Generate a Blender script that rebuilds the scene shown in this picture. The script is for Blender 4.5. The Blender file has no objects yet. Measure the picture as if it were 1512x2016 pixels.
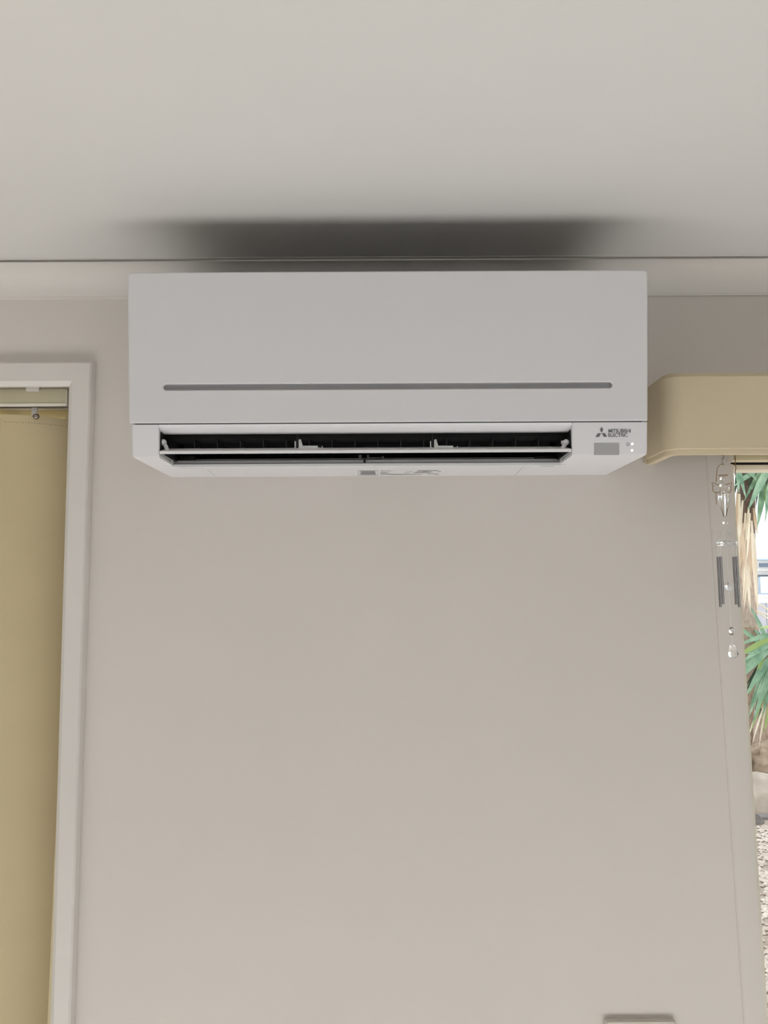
import bpy, bmesh, math, random
from mathutils import Vector, Matrix
random.seed(7)
R = math.radians
S = bpy.context.scene
C = S.collection

# ------------------------------------------------------------------ camera
CAM = Vector((0.0, -1.385, 1.79))
FPX, TILT, ROLL = 1513.0, 5.5, -0.0052
cd = bpy.data.cameras.new('camera')
cam = bpy.data.objects.new('camera', cd); C.objects.link(cam)
cd.sensor_fit = 'HORIZONTAL'; cd.sensor_width = 36.0; cd.lens = FPX / 1512 * 36.0
cd.clip_start = 0.02; cd.clip_end = 200
CR = Matrix.Rotation(R(90 + TILT), 3, 'X') @ Matrix.Rotation(ROLL, 3, 'Z')
cam.matrix_world = Matrix.Translation(CAM) @ CR.to_4x4()
S.camera = cam

# ------------------------------------------------------------------ sky, sun, exposure
w = bpy.data.worlds.new('overcast_sky'); S.world = w; w.use_nodes = True
bg = w.node_tree.nodes['Background']
bg.inputs[0].default_value = (0.93, 0.97, 1.0, 1); bg.inputs[1].default_value = 1.6
sd = bpy.data.lights.new('sun', 'SUN'); sd.energy = 25.0; sd.angle = R(1.5); sd.color = (1, 0.98, 0.97)
sun = bpy.data.objects.new('sun', sd); C.objects.link(sun)
SUN_EL = 38.5
sdir = Vector((-0.16, math.cos(R(SUN_EL)), -math.sin(R(SUN_EL))))
sun.rotation_euler = sdir.to_track_quat('-Z', 'Y').to_euler(); sun.location = (0, -6, 8)
S.view_settings.view_transform = 'Standard'; S.view_settings.look = 'None'
S.view_settings.gamma = 1; S.view_settings.use_curve_mapping = False
S.view_settings.exposure = 0.0

# ------------------------------------------------------------------ measuring helpers
def ray(px, py):
    return CR @ Vector(((px - 756) / FPX, (1008 - py) / FPX, -1.0))
def P(px, py, y):                       # point on the plane at depth y
    d = ray(px, py); return CAM + d * ((y - CAM.y) / d.y)
def PZ(px, py, z):                      # point on the level plane at height z
    d = ray(px, py); return CAM + d * ((z - CAM.z) / d.z)

# ------------------------------------------------------------------ materials
def mat(name, col, rough=0.6, var=0.03, scale=8.0, bump=0.0, bscale=200.0, metal=0.0, trans=0.0, emit=None,
        col2=None, ior=1.45, stretch=None, detail=3.0, coat=0.0, alpha_mix=None):
    m = bpy.data.materials.new(name); m.use_nodes = True
    nt = m.node_tree; b = nt.nodes['Principled BSDF']
    b.inputs['Roughness'].default_value = rough; b.inputs['Metallic'].default_value = metal
    b.inputs['IOR'].default_value = ior
    b.inputs['Transmission Weight'].default_value = trans
    b.inputs['Coat Weight'].default_value = coat
    tc = nt.nodes.new('ShaderNodeTexCoord'); src = tc.outputs['Object']
    if stretch:
        mp = nt.nodes.new('ShaderNodeMapping'); mp.inputs['Scale'].default_value = stretch
        nt.links.new(src, mp.inputs[0]); src = mp.outputs[0]
    n = nt.nodes.new('ShaderNodeTexNoise'); n.inputs['Scale'].default_value = scale; n.inputs['Detail'].default_value = detail
    nt.links.new(src, n.inputs['Vector'])
    r = nt.nodes.new('ShaderNodeValToRGB')
    c2 = col2 if col2 else tuple(c * (1 - var) for c in col)
    c1 = col if col2 else tuple(min(1, c * (1 + var)) for c in col)
    r.color_ramp.elements[0].color = (*c2, 1); r.color_ramp.elements[1].color = (*c1, 1)
    r.color_ramp.elements[0].position = 0.32; r.color_ramp.elements[1].position = 0.68
    nt.links.new(n.outputs['Fac'], r.inputs[0]); nt.links.new(r.outputs[0], b.inputs['Base Color'])
    if bump > 0:
        n2 = nt.nodes.new('ShaderNodeTexNoise'); n2.inputs['Scale'].default_value = bscale
        nt.links.new(src, n2.inputs['Vector'])
        bp = nt.nodes.new('ShaderNodeBump'); bp.inputs['Strength'].default_value = bump; bp.inputs['Distance'].default_value = 0.002
        nt.links.new(n2.outputs['Fac'], bp.inputs['Height']); nt.links.new(bp.outputs[0], b.inputs['Normal'])
    if emit:
        b.inputs['Emission Color'].default_value = (*emit[0], 1); b.inputs['Emission Strength'].default_value = emit[1]
    return m

def pane_mat(name):
    m = bpy.data.materials.new(name); m.use_nodes = True
    nt = m.node_tree; nt.nodes.clear()
    o = nt.nodes.new('ShaderNodeOutputMaterial'); mx = nt.nodes.new('ShaderNodeMixShader')
    t = nt.nodes.new('ShaderNodeBsdfTransparent'); t.inputs[0].default_value = (0.96, 0.975, 0.97, 1)
    g = nt.nodes.new('ShaderNodeBsdfGlossy'); g.inputs['Roughness'].default_value = 0.01
    mx.inputs[0].default_value = 0.035
    nt.links.new(t.outputs[0], mx.inputs[1]); nt.links.new(g.outputs[0], mx.inputs[2]); nt.links.new(mx.outputs[0], o.inputs[0])
    return m

M = {}
M['wall'] = mat('wall_paint', (0.68, 0.63, 0.58), 0.65, 0.015, 2.0, 0.05, 250)
M['wall_far'] = mat('dark_wall_paint', (0.42, 0.40, 0.38), 0.7, 0.015, 2.0)
M['ceiling'] = mat('ceiling_paint', (0.72, 0.70, 0.675), 0.8, 0.012, 1.5, 0.04, 250)
M['cornice'] = mat('cornice_paint', (0.72, 0.68, 0.635), 0.7, 0.015, 2.0)
M['trim'] = mat('trim_gloss_paint', (0.70, 0.66, 0.62), 0.4, 0.015, 3.0)
M['floor'] = mat('floor_tile', (0.74, 0.725, 0.72), 0.6, 0.03, 3.0)
M['plastic'] = mat('white_plastic', (0.685, 0.66, 0.665), 0.38, 0.008, 3.0)
M['plastic_case'] = mat('white_plastic_case', (0.74, 0.722, 0.732), 0.42, 0.008, 3.0)
M['plastic_vane'] = mat('white_plastic_vane', (0.76, 0.745, 0.74), 0.4, 0.01, 3.0)
M['grey_plastic'] = mat('grey_plastic', (0.36, 0.35, 0.35), 0.6, 0.03, 8.0)
M['vane_shaded'] = mat('shaded_vane_plastic', (0.07, 0.068, 0.075), 0.45, 0.05, 10.0)  # dark tone paints in the shade on the lower vane's upper side
M['frame_lit'] = mat('lit_cream_frame', (0.92, 0.83, 0.66), 0.4, 0.03, 8.0)  # paler tone paints in outdoor light falling on the head rail
M['head_yellow'] = mat('yellow_cream_frame', (0.80, 0.68, 0.38), 0.45, 0.03, 8.0)
M['sensor'] = mat('sensor_window', (0.40, 0.395, 0.39), 0.35, 0.03, 30.0)
M['black'] = mat('black_plastic', (0.005, 0.0045, 0.0055), 0.7, 0.1, 20.0)
M['black2'] = mat('dark_grey_plastic', (0.028, 0.027, 0.03), 0.55, 0.1, 20.0)
M['print'] = mat('dark_grey_print', (0.15, 0.148, 0.15), 0.6, 0.02, 20.0)
M['print2'] = mat('grey_print', (0.30, 0.29, 0.29), 0.6, 0.02, 20.0)
M['led'] = mat('indicator_light', (0.9, 0.9, 0.9), 0.4, 0.0, 5, emit=((1, 1, 1), 0.75))
M['pelmet'] = mat('pelmet_paint', (0.645, 0.54, 0.37), 0.5, 0.02, 6.0, 0.03, 150)
M['pelmet_edge'] = mat('pelmet_edge_paint', (0.60, 0.51, 0.36), 0.5, 0.02, 6.0)
M['blind'] = mat('blind_fabric', (0.59, 0.485, 0.295), 0.7, 0.02, 12.0, 0.08, 500)
M['stitch'] = mat('blind_stitching', (0.36, 0.31, 0.20), 0.8, 0.02, 12.0)
M['rail'] = mat('blind_rail', (0.48, 0.425, 0.29), 0.4, 0.02, 8.0)
M['cream'] = mat('cream_frame', (0.70, 0.60, 0.38), 0.45, 0.03, 8.0)
M['pale_frame'] = mat('pale_frame', (0.75, 0.70, 0.60), 0.4, 0.03, 8.0)
M['clip'] = mat('clip_plastic', (0.60, 0.55, 0.50), 0.5, 0.02, 30.0)
M['steel'] = mat('dark_steel', (0.30, 0.26, 0.23), 0.25, 0.05, 30.0, metal=1.0)
M['chrome'] = mat('chrome_tube', (0.30, 0.28, 0.27), 0.22, 0.02, 30.0, metal=1.0)
M['gold'] = mat('gold_wire', (0.33, 0.21, 0.10), 0.3, 0.05, 60.0, metal=1.0)
M['glass'] = mat('clear_glass', (1, 1, 1), 0.02, 0.0, 5.0, trans=1.0)
M['frost'] = mat('milky_glass', (0.97, 0.97, 0.97), 0.25, 0.0, 5.0, trans=0.6)
M['acrylic'] = mat('clear_acrylic', (0.98, 0.98, 0.98), 0.12, 0.0, 5.0, trans=0.8)
M['string'] = mat('nylon_string', (0.80, 0.78, 0.75), 0.5, 0.02, 30.0)
M['plate'] = mat('switch_plate', (0.60, 0.55, 0.48), 0.5, 0.03, 20.0)
M['pane'] = pane_mat('window_glass')
M['gravel_base'] = mat('gravel_bed', (0.62, 0.53, 0.45), 0.9, 0.2, 60.0, 0.5, 80, col2=(0.36, 0.29, 0.24))
M['gravel'] = mat('gravel_stone', (0.95, 0.87, 0.79), 0.85, 0.2, 25.0, col2=(0.62, 0.52, 0.45))
M['rock_brown'] = mat('brown_rock', (0.62, 0.50, 0.39), 0.9, 0.2, 9.0, 0.8, 30, col2=(0.36, 0.27, 0.20), detail=8, stretch=(1, 1, 2.2))
M['rock_pale'] = mat('pale_rock', (0.74, 0.66, 0.58), 0.9, 0.2, 7.0, 0.8, 40, col2=(0.52, 0.44, 0.38), detail=8)
M['slate'] = mat('grey_edging', (0.27, 0.25, 0.25), 0.8, 0.2, 14.0, 0.4, 60)
M['trunk'] = mat('yucca_bark', (0.62, 0.50, 0.42), 0.95, 0.2, 26.0, 1.0, 60, col2=(0.38, 0.27, 0.21), detail=8, stretch=(2.0, 2.0, 0.7))
M['fibre'] = mat('dark_trunk_fibre', (0.20, 0.13, 0.10), 0.95, 0.2, 26.0, 1.0, 60, col2=(0.07, 0.045, 0.035), detail=8, stretch=(2.0, 2.0, 0.7))
M['dead_tan'] = mat('tan_dead_leaf', (0.80, 0.62, 0.44), 0.7, 0.1, 6.0, col2=(0.58, 0.40, 0.26), stretch=(1, 1, 0.3))
M['dead'] = mat('dead_leaf', (0.96, 0.90, 0.77), 0.7, 0.1, 6.0, col2=(0.82, 0.68, 0.50), stretch=(1, 1, 0.3))
M['leaf'] = mat('yucca_leaf', (0.40, 0.60, 0.42), 0.35, 0.1, 7.0, col2=(0.13, 0.28, 0.17))
M['leaf_bright'] = mat('yucca_leaf_young', (0.46, 0.60, 0.20), 0.4, 0.1, 4.0, col2=(0.30, 0.46, 0.14))
M['leaf_dark'] = mat('yucca_leaf_shaded', (0.045, 0.085, 0.05), 0.5, 0.1, 4.0)  # shade between the leaves put into a near-black green
M['house_wall'] = mat('white_weatherboard', (0.86, 0.88, 0.90), 0.7, 0.02, 3.0)
M['house_roof'] = mat('pale_roof', (0.80, 0.82, 0.84), 0.7, 0.05, 3.0)
M['house_gutter'] = mat('blue_grey_gutter', (0.07, 0.09, 0.12), 0.5, 0.02, 3.0)
M['house_pane'] = mat('blue_window', (0.17, 0.24, 0.36), 0.15, 0.05, 1.0)
M['fence'] = mat('grey_fence', (0.075, 0.076, 0.09), 0.8, 0.08, 3.0)
M['outer'] = mat('shade_block_surface', (0.55, 0.52, 0.48), 0.9, 0.05, 2.0)

# ------------------------------------------------------------------ mesh helpers
def finish(name, bm, m, parent=None, smooth=True, angle=32, recalc=True):
    if recalc: bmesh.ops.recalc_face_normals(bm, faces=bm.faces[:])
    me = bpy.data.meshes.new(name); bm.to_mesh(me); bm.free()
    if smooth:
        for p in me.polygons: p.use_smooth = True
        me.set_sharp_from_angle(angle=R(angle))
    me.materials.append(M[m] if isinstance(m, str) else m)
    o = bpy.data.objects.new(name, me); C.objects.link(o)
    if parent:
        o.parent = parent
        o.matrix_parent_inverse = Matrix.Identity(4)
        base = Vector((0, 0, 0)); q = parent
        while q: base += q.location; q = q.parent
        o.location = (0, 0, 0)
        me.transform(Matrix.Translation(-base))
    return o
def tag(o, label, cat=None, group=None, kind=None):
    if label: o['label'] = label
    if cat: o['category'] = cat
    if group: o['group'] = group
    if kind: o['kind'] = kind
    return o
def thing(name, loc, label, cat, group=None):
    o = bpy.data.objects.new(name, None); C.objects.link(o); o.location = loc
    o.empty_display_size = 0.05
    return tag(o, label, cat, group)
def setting(name, loc=(0, 0, 0)):
    o = bpy.data.objects.new(name, None); C.objects.link(o); o.location = loc; o['kind'] = 'structure'; return o
def NB(): return bmesh.new()
def box(bm, x0, x1, y0, y1, z0, z1, bevel=0.0, seg=2):
    g = bmesh.ops.create_cube(bm, size=1.0)['verts']
    for v in g:
        v.co = Vector((x0 if v.co.x < 0 else x1, y0 if v.co.y < 0 else y1, z0 if v.co.z < 0 else z1))
    if bevel > 0:
        es = list({e for v in g for e in v.link_edges})
        bmesh.ops.bevel(bm, geom=es, offset=bevel, segments=seg, affect='EDGES', profile=0.6)
def prism(bm, loop, off):               # loop of points extruded by the vector off
    off = Vector(off)
    a = [bm.verts.new(p) for p in loop]; b = [bm.verts.new(Vector(p) + off) for p in loop]
    n = len(a)
    for i in range(n): bm.faces.new((a[i], a[(i + 1) % n], b[(i + 1) % n], b[i]))
    bm.faces.new(a[::-1]); bm.faces.new(b)
    return a, b
def ring_bridge(bm, a, b):
    n = len(a)
    for i in range(n): bm.faces.new((a[i], a[(i + 1) % n], b[(i + 1) % n], b[i]))
def tube(bm, pts, r, seg=8, closed=False):
    pts = [Vector(p) for p in pts]; rings = []; n = len(pts)
    rr = r if isinstance(r, (list, tuple)) else [r] * n
    up = None
    for i, p in enumerate(pts):
        if closed: t = (pts[(i + 1) % n] - pts[i - 1])
        else: t = pts[min(i + 1, n - 1)] - pts[max(i - 1, 0)]
        t.normalize()
        if up is None:
            up = Vector((0, 0, 1)) if abs(t.z) < 0.9 else Vector((1, 0, 0))
        u = (up - t * up.dot(t)).normalized(); v = t.cross(u); up = u
        rings.append([bm.verts.new(p + (u * math.cos(k * math.tau / seg) + v * math.sin(k * math.tau / seg)) * rr[i]) for k in range(seg)])
    for i in range(n if closed else n - 1): ring_bridge(bm, rings[i], rings[(i + 1) % n])
    if not closed: bm.faces.new(rings[0][::-1]); bm.faces.new(rings[-1])
def lathe(bm, c, prof, seg=16, ribs=0, amp=0.0):  # prof: list of (radius, z) around a vertical axis
    c = Vector(c); rings = []
    for r, z in prof:
        rings.append([bm.verts.new(c + Vector((math.cos(k * math.tau / seg), math.sin(k * math.tau / seg), 0)) * max(r, 1e-5) * (1 + amp * math.cos(ribs * k * math.tau / seg)) + Vector((0, 0, z))) for k in range(seg)])
    for i in range(len(rings) - 1): ring_bridge(bm, rings[i], rings[i + 1])
    bm.faces.new(rings[0]); bm.faces.new(rings[-1])
def ball(bm, c, r, sub=2, scale=(1, 1, 1)):
    g = bmesh.ops.create_icosphere(bm, subdivisions=sub, radius=r)['verts']
    for v in g: v.co = Vector((v.co.x * scale[0], v.co.y * scale[1], v.co.z * scale[2])) + Vector(c)
    return g
def rrect(u0, u1, v0, v1, r, n=6, rb=None):
    pts = []; rt = r; rb = r if rb is None else rb
    for cx, cy, a0, r in ((u1 - rt, v1 - rt, 0, rt), (u0 + rt, v1 - rt, 90, rt), (u0 + rb, v0 + rb, 180, rb), (u1 - rb, v0 + rb, 270, rb)):
        for k in range(n + 1):
            a = R(a0 + 90 * k / n); pts.append((cx + r * math.cos(a), cy + r * math.sin(a)))
    return pts

# ------------------------------------------------------------------ the room
XW0, XW1, YF, ZC = -3.0, 3.3, -3.5, None
CORN = 0.055
ZC = P(90, 512, -CORN).z * 0.5 + P(1400, 502, -CORN).z * 0.5       # ceiling height
ZK = P(90, 587, -0.004).z * 0.5 + P(1400, 583, -0.004).z * 0.5     # underside of the cornice
YA = -0.016                                                        # face of the architraves
YA2 = -0.0035
L_in_t, L_in_b = P(133, 763, YA), P(96, 2016, YA)
L_out_t, L_out_b = P(183, 709, YA), P(141, 2016, YA)
R_in_t, R_in_b = P(1440, 925, YA2), P(1508, 2016, YA2)
R_out_t, R_out_b = P(1393, 925, YA2), P(1464, 1992, YA2)
def lean(a, b, z):
    k = (z - a.z) / (b.z - a.z); return a.x + (b.x - a.x) * k
XL = max(L_in_t.x, L_in_b.x) + 0.012      # structural opening edges, hidden behind the architraves
XR = min(R_in_t.x, R_in_b.x) - 0.012
ZL = P(60, 762, YA).z + 0.012             # head of the left opening
ZR = P(1475, 897, 0.0).z + 0.02           # head of the right opening
XLO, XRO = -2.4, 2.35                     # far edges of the openings
bm = NB()
T = 0.13
box(bm, XL, XR, 0, T, 0, ZC)
box(bm, XLO, XL, 0, T, ZL, ZC); box(bm, XR, XRO, 0, T, ZR, ZC)
box(bm, XW0 - T, XLO, 0, T, 0, ZC); box(bm, XRO, XW1 + T, 0, T, 0, ZC)
tag(finish('wall_back', bm, 'wall', smooth=False), None, kind='structure')
bm = NB(); box(bm, XW0 - T, XW1 + T, YF - T, T, -0.12, 0.0)
tag(finish('floor', bm, 'floor', smooth=False), None, kind='structure')
bm = NB(); box(bm, XW0 - T, XW1 + T, YF - T, T, ZC, ZC + 0.12)
tag(finish('ceiling', bm, 'ceiling', smooth=False), None, kind='structure')
bm = NB(); box(bm, XW0 - T, XW0, YF, 0, 0, ZC)
tag(finish('wall_left', bm, 'wall_far', smooth=False), None, kind='structure')
bm = NB(); box(bm, XW1, XW1 + T, YF, 0, 0, ZC)
tag(finish('wall_right', bm, 'wall_far', smooth=False), None, kind='structure')
FX0, FX1, FZ, FB = -2.8, 2.9, 2.25, 1.45           # high windows behind the camera
bm = NB()
box(bm, XW0 - T, FX0, YF - T, YF, 0, ZC); box(bm, FX1, XW1 + T, YF - T, YF, 0, ZC); box(bm, FX0, FX1, YF - T, YF, FZ, ZC); box(bm, FX0, FX1, YF - T, YF, 0, FB)
tag(finish('wall_front', bm, 'wall_far', smooth=False), None, kind='structure')
# unseen block added above the room to keep the garden behind the wall in shade
bm = NB(); box(bm, XW0 - T, XW1 + T + 4, YF - T, T, ZC + 0.12, 9.0)
tag(finish('added_shade_block', bm, 'outer', smooth=False), None, kind='structure')

# cornice: a cove with a small lip at the ceiling and at the wall
prof = [(0, ZC), (-CORN - 0.004, ZC), (-CORN - 0.004, ZC - 0.0008), (-CORN + 0.006, ZC - 0.0008), (-CORN + 0.006, ZC - 0.003), (-CORN - 0.001, ZC - 0.006)]
ry, rz = CORN - 0.006, (ZC - 0.006) - (ZK + 0.004)
for k in range(0, 11):
    a = R(90 * k / 10)
    prof.append((-CORN + 0.001 + ry * math.sin(a) * 0.98, ZC - 0.006 - rz * (1 - math.cos(a))))
prof += [(-0.005, ZK + 0.004), (-0.005, ZK), (0, ZK)]
bm = NB(); prism(bm, [(XW0, y, z) for y, z in prof], (XW1 - XW0, 0, 0))
tag(finish('trim_1', bm, 'cornice', angle=25), None, kind='structure')

# ---- left window: architrave, frame, glass
win1 = setting('window_1', (XLO, 0, 0))
def arch_leg(name, xi_fun, xo_fun, z0, z1, parent, top_z_in=None, top_z_out=None, YA=YA, m='trim'):
    # mitred upright: flat face, bevelled inner edge and stepped outer edge
    s = 1 if xo_fun(z0) > xi_fun(z0) else -1
    rows = []
    for k, (zin, zout) in enumerate(((z0, z0), (top_z_in, top_z_out))):
        xi, xo = xi_fun(zin), xo_fun(zout)
        rows.append([(xi + s * 0.0, 0.0, zin), (xi, YA * .55, zin), (xi + s * 0.008, YA, zin + (0.008 if k else 0)),
                     (xo - s * 0.006, YA, zout - (0.006 if k else 0)), (xo - s * 0.003, YA * .85, zout - (0.003 if k else 0)), (xo, YA * .3, zout), (xo, 0.0, zout)])
    bm = NB()
    a = [bm.verts.new(p) for p in rows[0]]; b = [bm.verts.new(p) for p in rows[1]]
    ring_bridge(bm, a, b); bm.faces.new(a); bm.faces.new(b[::-1])
    return finish(name, bm, m, parent, angle=20)
def arch_head(name, x_in, x_out, x_far, zi, zo, parent, YA=YA, m='trim'):
    s = 1 if x_out > x_in else -1
    rows = []
    for k in range(2):
        f = lambda a, c: (a if k == 0 else c)
        rows.append([(f(x_in, x_far), 0.0, zi), (f(x_in, x_far), YA * .55, zi), (f(x_in + s * .008, x_far), YA, zi + .008),
                     (f(x_out - s * .006, x_far), YA, zo - .006), (f(x_out - s * .003, x_far), YA * .85, zo - .003), (f(x_out, x_far), YA * .3, zo), (f(x_out, x_far), 0, zo)])
    bm = NB()
    a = [bm.verts.new(p) for p in rows[0]]; b = [bm.verts.new(p) for p in rows[1]]
    ring_bridge(bm, a, b); bm.faces.new(a); bm.faces.new(b[::-1])
    return finish(name, bm, m, parent, angle=20)
zi, zo = P(60, 760.5, YA * .55).z, P(60, 709, YA).z
arch_leg('architrave', lambda z: lean(L_in_t, L_in_b, z), lambda z: lean(L_out_t, L_out_b, z), 0.0, 0, win1, zi, zo)
arch_head('architrave', lean(L_in_t, L_in_b, zi), lean(L_out_t, L_out_b, zo), XLO - 0.1, zi, zo, win1)
YFR = 0.075                                # window frames sit this deep in the wall
bm = NB(); box(bm, XL - 0.011, XL, 0.002, T, 0, ZL); finish('jamb', bm, 'trim', win1, smooth=False)
bm = NB()
zhb, zht = P(60, 823, YFR).z, P(60, 808, YFR).z
box(bm, XLO, XL - 0.011, YFR, YFR + 0.05, zhb, zht, 0.002); finish('head_rail', bm, 'head_yellow', win1)
bm = NB(); box(bm, XLO, XL - 0.011, YFR - 0.006, YFR + 0.05, zht + 0.0, zht + 0.0045, 0.001); finish('head_bead', bm, 'pale_frame', win1)
bm = NB(); box(bm, XLO, XL - 0.011, YFR + 0.03, T, zht + 0.0045, ZL); finish('head_gap_shade', bm, 'black2', win1, smooth=False)  # dark filler stands in for shade in the gap above the head rail
bm = NB(); box(bm, XL - 0.055, XL - 0.011, YFR - 0.01, YFR + 0.05, 0, zhb, 0.002); finish('stile', bm, 'cream', win1)
bm = NB(); box(bm, XLO, XLO + 0.05, YFR - 0.01, YFR + 0.05, 0, zhb, 0.002); finish('stile', bm, 'cream', win1)
bm = NB(); box(bm, XLO + 0.05, XL - 0.062, YFR, YFR + 0.05, 0, 0.05, 0.002); finish('sill_rail', bm, 'cream', win1)
bm = NB(); box(bm, XLO + 0.04, XL - 0.05, YFR + 0.022, YFR + 0.027, 0.04, zhb + 0.01); finish('pane', bm, 'pane', win1, smooth=False)

# ---- right window
win2 = setting('window_2', (XRO, 0, 0))
zi2, zo2 = ZR - 0.01, ZR + 0.055
arch_leg('architrave', lambda z: lean(R_in_t, R_in_b, z), lambda z: lean(R_out_t, R_out_b, z), 0.0, 0, win2, zi2, zo2, YA2, 'wall')
arch_head('architrave', lean(R_in_t, R_in_b, zi2), lean(R_out_t, R_out_b, zo2), XRO + 0.1, zi2, zo2, win2, YA2, 'wall')
bm = NB(); box(bm, XR - 0.0, XR + 0.008, 0.0, T, 0, ZR); finish('jamb', bm, 'pale_frame', win2, smooth=False)
st_t, st_b = P(1444, 925, YFR - 0.01), P(1512.5, 2016, YFR - 0.01)
zf0, zf1 = P(1475, 925.5, YFR).z, P(1475, 915.3, YFR).z
bm = NB()
x0 = XR + 0.008
rows = [[(x0, YFR - .01, z), (lean(st_t, st_b, z), YFR - .01, z), (lean(st_t, st_b, z), YFR + .04, z), (x0, YFR + .04, z)] for z in (0.0, zf1)]
a = [bm.verts.new(p) for p in rows[0]]; b = [bm.verts.new(p) for p in rows[1]]
ring_bridge(bm, a, b); bm.faces.new(a); bm.faces.new(b[::-1])
finish('stile', bm, 'pale_frame', win2, smooth=False)
bm = NB(); box(bm, x0, XRO, YFR - 0.002, YFR + 0.04, zf0, zf1, 0.0015); finish('head_rail', bm, 'frame_lit', win2)
bm = NB(); box(bm, x0, XRO, YFR + 0.02, T, zf1, ZR); finish('head_gap_shade', bm, 'black2', win2, smooth=False)  # dark colour again paints the shaded gap over this head rail
bm = NB(); box(bm, XRO - 0.05, XRO, YFR - 0.01, YFR + 0.04, 0, zf0, 0.002); finish('stile', bm, 'pale_frame', win2)
bm = NB(); box(bm, x0, XRO, YFR, YFR + 0.04, 0, 0.05, 0.002); finish('sill_rail', bm, 'pale_frame', win2)
bm = NB(); box(bm, x0 + 0.01, XRO - 0.02, YFR + 0.018, YFR + 0.023, 0.04, zf0 + 0.004); finish('pane', bm, 'pane', win2, smooth=False)

# ---- unseen high windows behind the camera, placed for the sun patch on the floor
win3 = setting('window_3', (FX0, YF, 0))
for x in (FX0, (FX0 + FX1) / 2 - 0.03, FX1 - 0.06):
    bm = NB(); box(bm, x, x + 0.06, YF - 0.09, YF - 0.04, FB, FZ, 0.002); finish('stile', bm, 'pale_frame', win3)
for z in (FB, FZ - 0.06):
    bm = NB(); box(bm, FX0 + 0.06, FX1 - 0.06, YF - 0.09, YF - 0.04, z, z + 0.06, 0.002); finish('rail', bm, 'pale_frame', win3)
for x in (FX0 + 0.05, (FX0 + FX1) / 2 + 0.02):
    bm = NB(); box(bm, x, x + (FX1 - FX0) / 2 - 0.08, YF - 0.068, YF - 0.062, FB + 0.05, FZ - 0.05); finish('pane', bm, 'pane', win3, smooth=False)

# ------------------------------------------------------------------ air conditioner
YT, YB, YC0, YC1 = -0.249, -0.224, -0.219, -0.2125     # panel top / bottom, lower case top / bottom
def avgx(px, py, y): return P(px, py, y).x
xl = (P(249.5, 560, YT).x + P(254.5, 825, YB).x) / 2
xr = (P(1275, 560, YT).x + P(1277, 820, YB).x) / 2
zt = (P(250, 536, YT).z + P(1275, 530.5, YT).z) / 2
zb = (P(255, 832.5, YB).z + P(1277, 827.5, YB).z) / 2
zc = (P(258, 836, YC0).z + P(1277, 831, YC0).z) / 2    # top of the lower case
zu = (P(330, 938.5, 0).z + P(1192, 936, 0).z) / 2      # underside
cxl, cxr = P(257.5, 850, YC0).x, P(1276.5, 850, YC0).x
oxl, oxr = P(311.5, 860, YC0).x, P(1127.5, 860, YC0).x # outlet opening
ac = thing('air_conditioner', (0, 0, zu), 'white split-system air conditioner mounted high on the wall under the ceiling', 'air conditioner')
def pan_y(z): return YB + (z - zb) / (zt - zb) * (YT - YB)
def case_y(z): return YC1 + (z - zu) / (zc - zu) * (YC0 - YC1)
# intake grille along the top
gr_ = None
bm = NB(); box(bm, xl + 0.006, xr - 0.006, -0.222, -0.012, zt - 0.012, zt - 0.0095); finish('intake_filter', bm, 'black', ac, smooth=False)
for k in range(14):
    if gr_ is None:
        bm = NB(); box(bm, xl + 0.006, xr - 0.006, -0.219, -0.2165, zt - 0.0095, zt - 0.004); gr_ = finish('intake_slat', bm, 'grey_plastic', ac, smooth=False)
    else:
        o = gr_.copy(); C.objects.link(o); o.location.y += 0.0148 * k
# front panel with a narrow slot
sx0, sx1 = P(321, 762, -0.231).x, P(1206, 757, -0.231).x
sz0, sz1 = P(760, 765.5, -0.231).z, P(760, 753.5, -0.231).z
bm = NB()
def pm(u, v, wd): return (u, pan_y(v) + wd, v)
def loopv(pts, wd): return [bm.verts.new(pm(u, v, wd)) for u, v in pts]
b_ = 0.0022
o_back = loopv(rrect(xl, xr, zb, zt, 0.006, 6, 0.0015), 0.016); o_mid = loopv(rrect(xl, xr, zb, zt, 0.006, 6, 0.0015), b_)
o_m2 = loopv(rrect(xl + b_ * .3, xr - b_ * .3, zb + b_ * .3, zt - b_ * .3, 0.0056, 6, 0.0012), b_ * .35)
o_fr = loopv(rrect(xl + b_, xr - b_, zb + b_ * .6, zt - b_, 0.0045, 6, 0.0008), 0.0)
ring_bridge(bm, o_back, o_mid); ring_bridge(bm, o_mid, o_m2); ring_bridge(bm, o_m2, o_fr)
sr = (sz1 - sz0) / 2
s_fr = loopv(rrect(sx0 - .0012, sx1 + .0012, sz0 - .0012, sz1 + .0012, sr + .0010), 0.0)
s_md = loopv(rrect(sx0, sx1, sz0, sz1, sr * .98), 0.0014); s_bk = loopv(rrect(sx0, sx1, sz0, sz1, sr * .98), 0.0075)
ring_bridge(bm, s_fr, s_md); ring_bridge(bm, s_md, s_bk)
bm.edges.ensure_lookup_table()
es = []
for lp in (o_fr, s_fr):
    for i in range(len(lp)): es.append(bm.edges.get((lp[i], lp[(i + 1) % len(lp)])))
bmesh.ops.triangle_fill(bm, use_beauty=True, use_dissolve=False, edges=es)
bm.faces.new(s_bk)
bm.faces.new(o_back)
fp = finish('front_panel', bm, 'plastic', ac, angle=25)
bm = NB()
lp = rrect(sx0 + .001, sx1 - .001, sz0 + .001, sz1 - .001, sr * .8)
prism(bm, [pm(u, v, 0.0074) for u, v in lp], (0, -0.0012, 0)); finish('slot_shade_backing', bm, 'grey_plastic', fp)  # grey backing stands in for the shade inside the slot
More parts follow.
